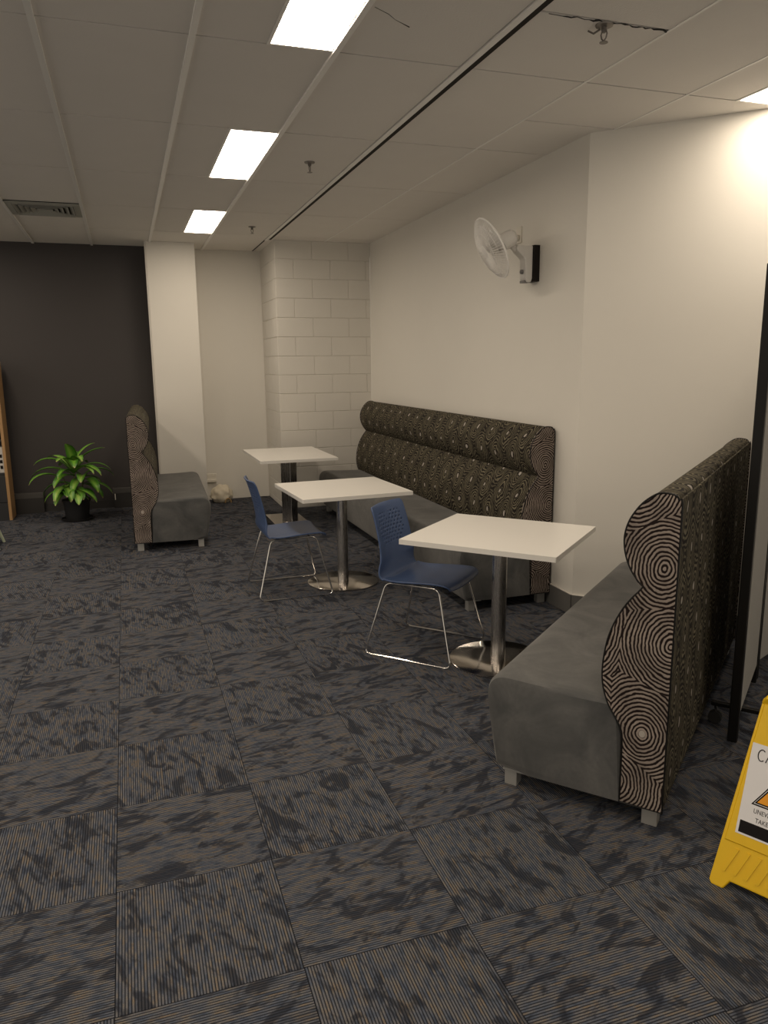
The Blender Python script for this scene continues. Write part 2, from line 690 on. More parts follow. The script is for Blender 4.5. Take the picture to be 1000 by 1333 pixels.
def in_frame(pts, mgn=40):
    q = [to_px(p) for p in pts]
    q = [p for p in q if p]
    if not q:
        return False
    return (max(p[0] for p in q) > -mgn and min(p[0] for p in q) < 1000 + mgn and
            max(p[1] for p in q) > -mgn and min(p[1] for p in q) < 1333 + mgn)


TX, TY, TS = -0.1426, 2.3107, 0.5
proto = None
for i in range(-9, 9):
    for j in range(-6, 15):
        cx, cy = TX + TS * (i + 0.5), TY + TS * (j + 0.5)
        s = TS / 2
        if cy - s > 9.35 or outside(cx - s, cy + s if cy < 4 else cy):
            continue
        if cy - s > 9.1 and cx > 0.8 and cx > 1.5:
            continue
        if not in_frame([(cx + a * s, cy + b * s, 0) for a in (-1, 1) for b in (-1, 1)]):
            continue
        if proto is None:
            ob = MB().box((-s + 0.0007, -s + 0.0007, -0.009), (s - 0.0007, s - 0.0007, 0.0)).build('carpet_tile', 'carpet', floor)
            proto = ob.data
        else:
            ob = link(bpy.data.objects.new('carpet_tile', proto), floor)
        ob.location = (cx, cy, 0)
        ob.rotation_euler = (0, 0, 0 if (i + j) % 2 else PI / 2)

# ------------------------------------------------------------------ ceiling
ceiling = struct(MB().box((FX0, FY0, H + 0.0075), (FX1, FY1, H + 0.12)).build('ceiling', 'ceiling_joint_shade'))
GX0, GY0, GX, GY = -0.243, 4.678, 0.6, 1.214
CHAN0, CHAN1 = 1.575, 1.603           # dark channel beside the wide bar


def col_x(c):
    """left edge x of column line c"""
    return GX0 + GX * c if c <= 3 else 1.603 + 0.597 * (c - 3)


LIGHT_CELLS = []
for c in (-7, -3, 1, 5):  # leftmost column is unseen, added to brighten the far end of the room
    for r in (-6, -4, -2, 0, 2):
        if c == 5 and r != -2:
            continue
        LIGHT_CELLS.append((c, r))
DIFF = (-1, 2)
tile_meshes = {}


def tile(x0, x1, y0, y1):
    key = (round(x1 - x0, 3), round(y1 - y0, 3))
    if key not in tile_meshes:
        ob = MB().box((0, 0, 0), (key[0], key[1], 0.006)).build('ceiling_tile', 'ceiling_board', ceiling)
        tile_meshes[key] = ob.data
    else:
        ob = link(bpy.data.objects.new('ceiling_tile', tile_meshes[key]), ceiling)
    ob.location = (x0, y0, H)


def bar(x0, x1, y0, y1, z0, z1, name='grid_bar', mat='grid_metal'):
    MB().box((x0, y0, z0), (x1, y1, z1)).build(name, mat, ceiling)


GAP = 0.0055
for c in range(-9, 9):
    xa, xb = col_x(c), col_x(c + 1)
    if c == 2:
        xb = 1.545
    if xa > FX1 or xb < FX0:
        continue
    for r in range(-7, 4):
        ya, yb = GY0 + GY * r, GY0 + GY * (r + 1)
        if ya > FY1:
            continue
        yb = min(yb, FY1 - 0.02)
        # wholly beyond the walls
        if outside(xa, yb if yb < 4.17 else yb) and outside(xa, ya):
            continue
        g = GAP
        if (c, r) in LIGHT_CELLS:
            tile(xa + g, xa + 0.3 + 0.003, ya + g, yb - g)
        elif (c, r) == DIFF:
            tile(xa + g, xb - g, ya + 0.612, yb - g)
        elif c == 3 and r == -2 or c == 4 and r == -1:
            ym = (ya + yb) / 2
            tile(xa + g, xb - g, ya + g, ym - g * (1.5 if c == 3 else 1))
            tile(xa + g, xb - g, ym + g, yb - g)
        else:
            tile(xa + g, xb - g, ya + g, yb - g)
for c in range(-9, 4):
    x = col_x(c)
    if x < FX0:
        continue
    if c == 3:
        bar(1.545, CHAN0, FY0, 8.62, H - 0.006, H + 0.007, 'channel_bar')
        bar(CHAN0, CHAN1, FY0, 8.55, H - 0.005, H + 0.007, 'channel_slot', 'channel_dark')
    else:
        bar(x - 0.013, x + 0.013, FY0, 9.0 if c in (1,) else 9.4 if c < 1 else 9.48, H - 0.012, H + 0.0)
for c in range(4, 8):
    x = col_x(c)
    bar(x - 0.006, x + 0.006, FY0, 8.55 if x < 2.7 else 4.1, H - 0.003, H + 0.0)
# ragged edge where a board has come loose, and a hairline split
rk = random.Random(5)
pts = [(1.648 + 0.545 * k / 27, 2.862 + rk.uniform(-0.006, 0.006), H - 0.0008) for k in range(28)]
MB().tube(pts, [rk.choice((0.0008, 0.0015, 0.0035, 0.005)) for k in range(28)], 5).build('broken_edge', 'crack', ceiling)
MB().tube([(0.991, 3.011, H), (1.06, 3.052, H), (1.10, 3.09, H), (1.176, 3.136, H)], [0.0012, 0.0015, 0.001, 0.0028], 4).build('hairline_split', 'crack', ceiling)

# light panels
LNAMES = {
    (1, -2): 'lit ceiling light panel nearest the top edge, cut by the frame',
    (1, 0): 'lit rectangular ceiling light panel, middle one of the row of three',
    (1, 2): 'small lit ceiling light panel farthest away above the white column',
    (5, -2): 'lit ceiling light panel in the top right corner above the white wall',
}
for c, r in LIGHT_CELLS:
    x0, x1 = col_x(c) + 0.3, col_x(c + 1)
    y0, y1 = GY0 + GY * r, GY0 + GY * (r + 1)
    if y0 < FY0:
        continue
    lab = LNAMES.get((c, r), 'unseen lit ceiling light panel outside the picture, leftmost column added as fill')
    t = thing('ceiling_light', lab, 'light', ((x0 + x1) / 2, (y0 + y1) / 2, H), 0, 'ceiling light panels')
    wx, wy = (x1 - x0) / 2 - 0.004, (y1 - y0) / 2 - 0.004
    fr = MB()
    e = 0.014
    fr.box((-wx, -wy, -0.004), (wx, -wy + e, 0.007)).box((-wx, wy - e, -0.004), (wx, wy, 0.007))
    fr.box((-wx, -wy + e, -0.004), (-wx + e, wy - e, 0.007)).box((wx - e, -wy + e, -0.004), (wx, wy - e, 0.007))
    fr.build('frame', 'grid_metal', t)
    mk('diffuser', [(-wx + e, -wy + e, 0.0), (wx - e, -wy + e, 0.0), (wx - e, wy - e, 0.0), (-wx + e, wy - e, 0.0)],
       [(0, 3, 2, 1)], 'light_diffuser', t)
    MB().box((-wx + e, -wy + e, 0.002), (wx - e, wy - e, 0.007)).build('housing', 'grid_metal', t)

# air diffuser
dx0, dx1 = col_x(-1) + 0.014, col_x(0) - 0.014
dy0 = GY0 + GY * 2 + 0.005
t = thing('air_diffuser', 'square louvred air vent in the ceiling above the dark wall', 'vent', ((dx0 + dx1) / 2, dy0 + 0.302, H - 0.020))
S = (dx1 - dx0) / 2


def ring(mb, a0, z0, a1, z1):
    v, f = [], []
    for a, zz in ((a0, z0), (a1, z1), (a1 + 0.002, z1 + 0.003), (a0 + 0.002, z0 + 0.003)):
        v += [(-a, -a * 1.05, zz), (a, -a * 1.05, zz), (a, a * 1.05, zz), (-a, a * 1.05, zz)]
    for k in range(3):
        for i in range(4):
            f.append((4 * k + i, 4 * k + (i + 1) % 4, 4 * k + 4 + (i + 1) % 4, 4 * k + 4 + i))
    for i in range(4):
        f.append((12 + i, 12 + (i + 1) % 4, (i + 1) % 4, i))
    return mb.add(v, f)


ring(MB(), S, 0.012, S - 0.05, 0.004).build('frame', 'vent_metal', t)
for k in range(5):
    a = S - 0.055 - k * 0.042
    ring(MB(), a, 0.0, a - 0.030, 0.018).build('louvre', 'vent_metal', t)
MB().box((-S, -S * 1.05, 0.0225), (S, S * 1.05, 0.026)).build('duct_back', 'channel_dark', t)


# sprinklers
def sprinkler(x, y, label):
    t = thing('fire_sprinkler', label, 'sprinkler', (x, y, H), random.uniform(0, 3), 'ceiling sprinkler heads')
    MB().lathe([(0.0, 0.0), (0.036, 0.0), (0.034, -0.006), (0.02, -0.009), (0.0, -0.009)][::-1], 20).build('cover_plate', 'sprinkler_metal', t)
    MB().lathe([(0.011, -0.002), (0.012, -0.02), (0.008, -0.026), (0.006, -0.03)], 12).build('body', 'sprinkler_metal', t)
    for s in (-1, 1):
        MB().tube([(s * 0.009, 0, -0.022), (s * 0.014, 0, -0.035), (s * 0.010, 0, -0.05), (0, 0, -0.06)], 0.003, 6).build('frame_arm', 'sprinkler_metal', t)
    mb = MB().lathe([(0.0, -0.058), (0.007, -0.06), (0.017, -0.064), (0.017, -0.066), (0.0, -0.066)], 16)
    mb.build('deflector', 'sprinkler_metal', t)
    if y < 4:
        MB().tube([(0.02, 0.0, -0.012), (0.05, 0.0, -0.018), (0.07, 0.01, -0.004)], 0.004, 6).build('loose_clip', 'sprinkler_metal', t)


sprinkler(1.269, 5.283, 'fire sprinkler head on the ceiling right of the middle light panel')
sprinkler(1.284, 7.822, 'tiny fire sprinkler head on the ceiling beside the farthest light panel')
sprinkler(1.913, 2.886, 'large fire sprinkler head on the ragged broken ceiling board edge')


# ------------------------------------------------------------------ booth sofas
TOPP = [(0.594, 1.2), (0.585, 1.216), (0.56, 1.222), (0.529, 1.220), (0.495, 1.198), (0.467, 1.168), (0.440, 1.122), (0.427, 1.075),
        (0.427, 1.03), (0.437, 0.985), (0.455, 0.945), (0.478, 0.912), (0.494, 0.895)]
LOWP = [(0.494, 0.893), (0.482, 0.876), (0.460, 0.848), (0.430, 0.800), (0.404, 0.745), (0.386, 0.686), (0.376, 0.62), (0.373, 0.56),
        (0.380, 0.505), (0.398, 0.451), (0.425, 0.405), (0.446, 0.368), (0.454, 0.33), (0.456, 0.20), (0.456, 0.08)]
SEATP = [(0.452, 0.452), (0.20, 0.456), (0.06, 0.462), (0.0, 0.463), (-0.035, 0.455), (-0.062, 0.432), (-0.076, 0.395), (-0.076, 0.35),
         (-0.066, 0.27), (-0.050, 0.18), (-0.036, 0.11), (-0.028, 0.085), (-0.015, 0.075)]


def sweep(name, prof, back, y0, y1, mat, parent, n=4, segs=14, round_=0.012):
    """front profile swept along the length; 'back' is the list of closing points"""
    P = smooth_poly(prof, n)
    s = [0.0]
    for a, b in zip(P, P[1:]):
        s.append(s[-1] + (b - a).length)
    poly = P + [Vector(b) for b in back]
    cen = sum(poly, Vector((0, 0))) / len(poly)
    ysx = [y0, y0 + round_ * 0.3, y0 + round_] + [y0 + (y1 - y0) * k / segs for k in range(1, segs)] + [y1 - round_, y1 - round_ * 0.3, y1]
    v, uv, f = [], [], []
    npf, npt = len(P), len(poly)
    for i, y in enumerate(ysx):
        e = min(y - y0, y1 - y)
        sh = round_ * (1 - math.sqrt(max(0, 1 - (1 - min(1, e / round_)) ** 2)))
        for k, p in enumerate(poly):
            q = p
            if k < npf and sh > 0:
                dr = cen - p
                q = p + dr.normalized() * sh
            v.append((q.x, y, q.y))
            uv.append((y, s[k] if k < npf else s[-1] + 0.05 * (k - npf + 1)))
    for i in range(len(ysx) - 1):
        for k in range(npt):
            k2 = (k + 1) % npt
            f.append((i * npt + k, i * npt + k2, (i + 1) * npt + k2, (i + 1) * npt + k))
    f.append(tuple(range(npt)))
    f.append(tuple(range((len(ysx) - 1) * npt, len(ysx) * npt))[::-1])
    o = mk(name, v, f, mat, parent, True, uv)
    bm = bmesh.new()
    bm.from_mesh(o.data)
    for e in bm.edges:
        if len(e.link_faces) == 2 and e.calc_face_angle(0) > math.radians(40):
            e.smooth = False
    bm.to_mesh(o.data)
    bm.free()
    return o


def booth_sofa(name, label, L, loc, rotz, splits=(), uoff=0.0):
    t = thing(name, label, 'sofa', loc, rotz, 'booth sofas')
    cap = 0.016
    # seat on the frame
    ed = [0.0] + list(splits) + [L]
    sweep('seat', SEATP, [(0.10, 0.075), (0.452, 0.075)], 0.004, L - 0.004, 'suede', t, 4, 20, 0.03)
    sweep('head_roll', TOPP, [(0.594, 0.896)], cap, L - cap, 'swirl_front', t, 4, 20, 0.004)
    for a, b in zip(ed, ed[1:]):
        sweep('backrest', LOWP, [(0.594, 0.08), (0.594, 0.893)], max(a, cap) + 0.001, min(b, L - cap) - 0.001, 'swirl_front', t, 4, 14, 0.012 if splits else 0.004)
    # rear panel
    v = [(0.595, cap, 0.08), (0.595, L - cap, 0.08), (0.595, L - cap, 1.205), (0.595, cap, 1.205),
         (0.602, cap, 0.08), (0.602, L - cap, 0.08), (0.602, L - cap, 1.205), (0.602, cap, 1.205)]
    uv = [(p[1], p[2]) for p in v]
    mk('rear_panel', v, [(0, 1, 2, 3), (4, 7, 6, 5), (0, 4, 5, 1), (1, 5, 6, 2), (2, 6, 7, 3), (3, 7, 4, 0)], 'swirl_front', t, False, uv)
    # upholstered end panels following the wave
    out = smooth_poly(TOPP, 4) + smooth_poly(LOWP, 4)[1:]
    poly = [Vector((0.604, 0.078)), Vector((0.604, 1.19)), Vector((0.6, 1.208))] + out
    n = len(poly)
    cen = sum(poly, Vector((0, 0))) / n
    for ya, yb in ((0.0, cap), (L, L - cap)):
        v, uv, f = [], [], []
        for q, (y, sc) in enumerate(((ya, 0.006), (ya + (yb - ya) * 0.3, 0.001), (yb, 0.0))):
            for p in poly:
                pp = p + (cen - p).normalized() * sc - (cen - p).normalized() * 0.003
                v.append((pp.x, y, pp.y))
                uv.append((pp.x * 0.93 + 0.04 + uoff, pp.y * 0.93 - 0.045))
        for q in range(2):
            for k in range(n):
                k2 = (k + 1) % n
                f.append((q * n + k, q * n + k2, (q + 1) * n + k2, (q + 1) * n + k))
        f.append(tuple(range(n)))
        f.append(tuple(range(2 * n, 3 * n))[::-1])
        sp = mk('side_panel', v, f, 'swirl_cap', t, False, uv)
        MB().tube([(p.x - (cen - p).normalized().x * 0.002, ya + (yb - ya) * 0.12, p.y - (cen - p).normalized().y * 0.002) for p in poly], 0.0035, 6, True).build('piping', 'black_metal', sp)
    # bracket legs
    xs = [(0.0, 0.05), (0.53, 0.585)]
    yl = [0.03, L - 0.08] + ([s - 0.025 for s in splits])
    for y in yl:
        for xa, xb in xs:
            m_ = MB().box((xa, y, 0.0), (xb, y + 0.05, 0.076), 0.002)
            if xa < 0.1:
                m_.box((xa - 0.002, y - 0.012, 0.068), (xb + 0.04, y + 0.05, 0.0765))
            else:
                m_.box((xa - 0.05, y - 0.012, 0.068), (xb + 0.002, y + 0.05, 0.0765))
            m_.build('leg', 'leg_metal', t)
    return t


booth_sofa('booth_sofa', 'closest booth sofa, seen end-on, grey suede seat and tall swirl-patterned wavy back',
           2.0, (1.301, 2.454, 0), math.atan2(-0.74, 0.673) - math.radians(2))
booth_sofa('booth_sofa', 'longest booth sofa, against the white right wall beneath the fan, swirl-patterned back',
           3.84, (2.083, 4.43, 0), 0.004, splits=(1.92,), uoff=0.02)
LL = 1.80
booth_sofa('booth_sofa', 'small booth sofa at the far left beside the potted plant and white column',
           LL, (0.586 + 0.034 * LL, 6.972 + LL, 0), PI - 0.034, uoff=0.0)


# ------------------------------------------------------------------ tables
def rounded_rect(w_, d_, r, n=4):
    pts = [(-w_, -d_, 0), (w_, -d_, 0), (w_, d_, 0), (-w_, d_, 0)]
    return [(p.x, p.y) for p in fillet(pts, r, n, True)]


def cafe_table(label, loc, rotz, w_, d_, square=False):
    t = thing('cafe_table', label, 'table', loc, rotz, 'white cafe tables')
    TZ = 0.735
    MB().prism(rounded_rect(w_ / 2, d_ / 2, 0.006), TZ - 0.0265, TZ, 'z').build('tabletop', 'white_laminate', t)
    MB().box((-0.15, -0.15, TZ - 0.034), (0.15, 0.15, TZ - 0.0265)).build('mounting_plate', 'black_metal', t)
    if square:
        MB().box((-0.18, -0.5, 0.0), (0.18, 0.47, 0.012), 0.003).build('base', 'polished_steel', t)
        M = Matrix.Rotation(PI / 4, 4, 'Z')
        MB().box((-0.06, -0.06, 0.012), (0.06, 0.06, TZ - 0.034), 0.004, M).build('pole', 'brushed_steel', t)
    else:
        MB().lathe([(0.0, 0.0), (0.268, 0.0), (0.272, 0.003), (0.272, 0.009), (0.268, 0.0115), (0.06, 0.013), (0.0, 0.013)], 64).build('base', 'polished_steel', t)
        MB().lathe([(0.0, 0.013), (0.041, 0.013), (0.041, TZ - 0.034), (0.0, TZ - 0.034)], 40).build('pole', 'brushed_steel', t)
    return t


cafe_table('nearest square white cafe table, turned at an angle in front of the closest sofa', (1.885, 3.634, 0), math.radians(-47.5), 0.85, 0.775)
cafe_table('middle white cafe table on a round steel base, between the two blue chairs', (1.485, 5.445, 0), math.radians(3.5), 0.83, 0.79)
cafe_table('farthest white table on a square steel post, in front of the painted block pier', (1.552, 7.76, 0), math.radians(0.5), 0.77, 1.10, True)


# ------------------------------------------------------------------ chairs
def chair(label, loc, rotz):
    """front of the chair is +x"""
    t = thing('sled_chair', label, 'chair', loc, rotz, 'blue sled-base chairs')
    # side profile of the shell, front edge to top of back
    prof = smooth_poly([(0.235, 0.418), (0.225, 0.437), (0.19, 0.448), (0.10, 0.447), (0.0, 0.440), (-0.10, 0.434), (-0.165, 0.440),
                        (-0.200, 0.462), (-0.216, 0.505), (-0.222, 0.56), (-0.232, 0.63), (-0.250, 0.71), (-0.272, 0.79), (-0.286, 0.828),
                        (-0.300, 0.848)], 5)
    P = [prof[0]]
    acc = 0.0
    STEP = 0.0072
    for a, b in zip(prof, prof[1:]):
        l = (b - a).length
        x = STEP - acc
        while x <= l:
            P.append(a + (b - a) * (x / l))
            x += STEP
        acc = (acc + l) % STEP
    NV = len(P)
    NU = 56
    tot = STEP * (NV - 1)

    def half(i):
        s = i * STEP / tot
        z_, x_ = P[i].y, P[i].x
        if z_ < 0.47:
            wv = 0.222
            if s < 0.06:
                wv -= 0.022 * (1 - s / 0.06) ** 2
        else:
            k = min(1, (z_ - 0.47) / 0.12)
            wv = 0.222 - 0.020 * k
            k2 = (z_ - 0.50) / 0.35
            wv -= 0.018 * max(0, k2)
            if z_ > 0.822:
                wv -= 0.02 * ((z_ - 0.822) / 0.03) ** 2
        return wv
    verts = []
    for i in range(NV):
        hw = half(i)
        p = P[i]
        for k in range(NU + 1):
            a = 2 * k / NU - 1
            y = a * hw
            if p.y < 0.47 and p.x > -0.17:
                dxx, dzz = 0.0, 0.010 * abs(a) ** 3 - 0.006 * (1 - a * a)
            else:
                dxx, dzz = 0.028 * a * a * min(1, (p.y - 0.44) / 0.1), 0.0
            verts.append((p.x + dxx, y, p.y + dzz))
    holes = set()
    i0 = next(i for i in range(NV) if P[i].y > 0.615)
    i1 = next(i for i in range(NV) if P[i].y > 0.80)
    rr = 0
    for i in range(i0, i1, 3):
        f_ = (i - i0) / (i1 - i0)
        wid = int(NU * (0.16 + 0.24 * math.sin(PI * (0.18 + 0.62 * f_))))
        for k in range(NU // 2 - wid, NU // 2 + wid):
            if (k + (rr % 2) * 3 + 500) % 5 < 2:
                if not (abs(k - NU // 2) < 3 and f_ > 0.75):
                    holes.add((i, k))
        rr += 1
    faces = []
    for i in range(NV - 1):
        for k in range(NU):
            if (i, k) in holes:
                continue
            a = i * (NU + 1) + k
            faces.append((a, a + 1, a + NU + 2, a + NU + 1))
    o = mk('shell', verts, faces, 'blue_plastic', t, True)
    md = o.modifiers.new('thickness', 'SOLIDIFY')
    md.thickness = 0.009
    md.offset = 0.0
    o['label'] = 'dark blue perforated plastic seat and back shell'
    # sled frames, one bent chrome tube on each side
    for s in (-1, 1):
        yt, yb = s * 0.195, s * 0.262
        pts = [(-0.165, yt, 0.424), (0.16, yt, 0.428), (0.265, yb, 0.007), (-0.275, yb, 0.007)]
        MB().tube(fillet(pts, 0.04, 6, True), 0.0058, 10, True).build('sled_leg', 'chrome', t)
    for x in (-0.12, 0.12):
        MB().tube([(x, -0.197, 0.4245), (x, 0.197, 0.4245)], 0.006, 8).build('cross_bar', 'chrome', t)
    return t


chair('nearest blue plastic chair with chrome sled legs, pushed up to the closest table', (1.583, 3.953, 0), math.radians(-47))
chair('farther blue plastic chair facing right, seen from its side at the middle table', (1.062, 5.41, 0), math.radians(0.5))

# ------------------------------------------------------------------ wall fan
FY, FZ = 4.775, 2.30
fan = thing('wall_fan', 'white oscillating fan mounted high on the right wall', 'fan', (2.703, FY, FZ))
MB().box((-0.045, -0.055, -0.12), (0.0, 0.055, 0.115), 0.002).build('mounting_board', 'black_board', fan)
body = MB().prism([(-0.045, 0.112), (-0.045, -0.10), (-0.055, -0.125), (-0.085, -0.125), (-0.10, -0.10), (-0.098, -0.04), (-0.105, 0.03), (-0.16, 0.075),
                   (-0.17, 0.095), (-0.16, 0.112)], -0.042, 0.042, 'y')
bo = body.build('bracket', 'fan_plastic', fan)
bv = bo.modifiers.new('soft', 'BEVEL')
bv.width = 0.008
bv.segments = 2
MB().lathe([(0.0, 0.016), (0.013, 0.014), (0.016, 0.0), (0.0, 0.0)][::-1], 20, Matrix.Translation((-0.101, 0, -0.055)) @ Matrix.Rotation(-PI / 2, 4, 'Y')).build('speed_knob', 'fan_trim', fan)
MB().box((-0.104, -0.03, -0.128), (-0.06, 0.03, -0.112), 0.002).build('switch_plate', 'fan_trim', fan)
ax = Vector((-0.87, 0.10, -0.45)).normalized()
hc = Vector((-0.345, -0.02, 0.085))           # centre of the guard
Q = ax.to_track_quat('Z', 'Y').to_matrix().to_4x4()
MF = Matrix.Translation(hc) @ Q               # local +z = the way the fan blows
MB().tube([(-0.155, 0, 0.095), (-0.175, -0.004, 0.10), tuple(MF @ Vector((0, 0.045, -0.13)))], [0.026, 0.022, 0.02], 16).build('neck', 'fan_plastic', fan)
MB().lathe([(0.0, -0.185), (0.035, -0.183), (0.052, -0.165), (0.056, -0.12), (0.056, -0.06), (0.050, -0.045), (0.0, -0.045)], 28, MF).build('motor_housing', 'fan_plastic', fan)
MB().lathe([(0.0, -0.195), (0.008, -0.195), (0.010, -0.185), (0.0, -0.184)], 12, Matrix.Translation(MF.to_3x3() @ Vector((0.0, -0.03, 0.02))) @ MF).build('oscillation_knob', 'fan_plastic', fan)
RG = 0.205


def guard(zs, name):
    mb = MB()
    for k in range(60):
        a = 2 * PI * k / 60
        pts = []
        for j in range(6):
            rr = 0.04 + (RG - 0.04) * j / 5
            zz = zs * (1 - (j / 5) ** 2.6)
            pts.append(MF @ Vector((rr * math.cos(a), rr * math.sin(a), zz)))
        mb.tube(pts, 0.0019, 4, cap=False)
    for rr, zz, w_ in ((0.04, zs, 0.002), (0.12, zs * (1 - (0.08 / 0.165) ** 2.6), 0.0016), (0.165, zs * (1 - (0.125 / 0.165) ** 2.6), 0.0016)):
        mb.tube([MF @ Vector((rr * math.cos(2 * PI * k / 40), rr * math.sin(2 * PI * k / 40), zz)) for k in range(40)], w_, 6, True)
    mb.build(name, 'fan_wire', fan)


guard(0.055, 'front_guard')
guard(-0.05, 'rear_guard')
MB().tube([MF @ Vector((RG * math.cos(2 * PI * k / 48), RG * math.sin(2 * PI * k / 48), 0)) for k in range(48)], 0.006, 8, True).build('guard_rim', 'fan_wire', fan)
MB().lathe([(0.0, 0.060), (0.03, 0.060), (0.042, 0.055), (0.042, 0.052), (0.0, 0.052)][::-1], 24, MF).build('guard_badge', 'fan_plastic', fan)
MB().lathe([(0.0, -0.045), (0.03, -0.045), (0.032, 0.01), (0.022, 0.025), (0.0, 0.028)], 20, MF).build('hub', 'fan_plastic', fan)
for b in range(3):
    v, f = [], []
    N1, N2 = 8, 6
    for i in range(N1 + 1):
        r_ = 0.028 + (0.185 - 0.028) * i / N1
        wd = 0.35 + 0.75 * math.sin(PI * min(1, 0.15 + 0.62 * i / N1))
        for j in range(N2 + 1):
            q = j / N2 - 0.5
            a = b * 2 * PI / 3 + q * wd + 0.25 * i / N1
            v.append(MF @ Vector((r_ * math.cos(a), r_ * math.sin(a), -0.005 + q * 0.05)))
    for i in range(N1):
        for j in range(N2):
            a = i * (N2 + 1) + j
            f.append((a, a + 1, a + N2 + 2, a + N2 + 1))
    o = mk('blade', v, f, 'fan_plastic', fan, True)
    md = o.modifiers.new('thickness', 'SOLIDIFY')
    md.thickness = 0.002
t = thing('power_point', 'small white power point high on the right wall behind the fan', 'socket', (2.703, 5.01, 2.52))
MB().box((-0.010, -0.036, -0.055), (0.0, 0.036, 0.055), 0.003).build('face_plate', 'socket_white', t)
MB().box((-0.045, -0.018, -0.035), (-0.010, 0.018, 0.0), 0.004).build('plug', 'socket_white', t)
MB().tube([(-0.043, 0.235, 0.185), (-0.06, 0.225, 0.14), (-0.05, 0.155, 0.10), (-0.03, 0.085, 0.10), (-0.03, 0.03, 0.114)], 0.003, 6).build('power_cord', 'fan_plastic', fan)

# ------------------------------------------------------------------ recess: low socket and cream bundle
t = thing('power_point', 'white double power point low on the wall in the far recess', 'socket', (0.925, 9.48, 0.275))
MB().box((-0.062, -0.012, -0.05), (0.062, 0.0, 0.05), 0.004).build('face_plate', 'socket_white', t)
for s in (-1, 1):
    MB().box((s * 0.03 - 0.012, -0.017, 0.012), (s * 0.03 + 0.012, -0.012, 0.032), 0.001).build('switch', 'socket_white', t)
MB().box((-0.055, -0.045, -0.052), (0.058, -0.012, -0.018), 0.004).build('plug', 'socket_white', t)

bd = thing('cloth_bundle', 'lumpy cream cloth bundle on the floor below the recess power point', 'bundle', (1.02, 9.27, 0))
bm = bmesh.new()
bmesh.ops.create_icosphere(bm, subdivisions=4, radius=1.0)
for vv in bm.verts:
    p = vv.co.copy()
    n_ = noise.noise(p * 2.2) * 0.16 + noise.noise(p * 5.0 + Vector((3, 1, 2))) * 0.05
    q = p * (1 + n_)
    z_ = q.z
    wd = 1.0 + 0.25 * max(0, -z_)
    vv.co = Vector((q.x * 0.125 * wd, q.y * 0.12 * wd, max(0.0, 0.10 + z_ * 0.115)))
MB().bm(bm, None, True).build('cover', 'cream_cloth', bd)
arc = [(0.055 + 0.035 * math.cos(a), -0.148, 0.012 + 0.05 * math.sin(a)) for a in [PI * k / 10 for k in range(11)]]
MB().tube(arc, 0.009, 8).build('handle_loop', 'brown_card', bd)

# ------------------------------------------------------------------ potted plant
pl = thing('potted_plant', 'leafy green plant in a dark pot against the charcoal wall', 'plant', (-0.595, 8.78, 0))
MB().lathe([(0.0, 0.0), (0.165, 0.0), (0.172, 0.022), (0.166, 0.024), (0.158, 0.008), (0.0, 0.008)], 36).build('saucer', 'pot_dark', pl)
MB().lathe([(0.0, 0.0085), (0.118, 0.0085), (0.136, 0.20), (0.146, 0.20), (0.148, 0.225), (0.140, 0.225), (0.132, 0.20), (0.0, 0.20)], 36).build('pot', 'pot_dark', pl)
MB().lathe([(0.0, 0.208), (0.131, 0.204), (0.131, 0.2005), (0.0, 0.2005)], 28).build('soil', 'soil', pl)
stems = []
for k, (sx, sy, h_) in enumerate(((0.0, 0.0, 0.58), (-0.055, -0.02, 0.46), (0.05, 0.03, 0.48), (0.02, -0.06, 0.38))):
    top = (sx * 1.9, sy * 1.9, h_)
    MB().tube([(sx, sy, 0.20), (sx * 1.4, sy * 1.4, 0.2 + (h_ - 0.2) * 0.5), top], [0.011, 0.009, 0.006], 8).build('stem', 'cane', pl)
    stems.append(((sx, sy, 0.2), top))


def leaf(base, az, el, length, width, droop):
    base = Vector(base)
    N1 = 9
    pts, p = [], base.copy()
    e = el
    for i in range(N1 + 1):
        pts.append((p.copy(), e))
        st = length / N1
        p = p + Vector((math.cos(az) * math.cos(e), math.sin(az) * math.cos(e), math.sin(e))) * st
        e -= droop / N1 * (0.5 + 1.1 * i / N1)
    sd = Vector((-math.sin(az), math.cos(az), 0))
    v, f, uv = [], [], []
    for i, (p, e) in enumerate(pts):
        s = i / N1
        w_ = width * (0.16 + 0.84 * math.sin(PI * min(1, s ** 0.8 * 0.97 + 0.02)) ** 0.8) * (1 if s < 0.97 else 0.4)
        nrm = Vector((-math.cos(az) * math.sin(e), -math.sin(az) * math.sin(e), math.cos(e)))
        for j, a in enumerate((-1, -0.5, 0, 0.5, 1)):
            v.append(p + sd * a * w_ / 2 + nrm * abs(a) * w_ * 0.17)
            uv.append((0.5 + a * 0.5, s))
    for i in range(N1):
        for j in range(4):
            a = i * 5 + j
            f.append((a, a + 1, a + 6, a + 5))
    mk('leaf', v, f, 'leaf_green', pl, True, uv)


rl = random.Random(21)
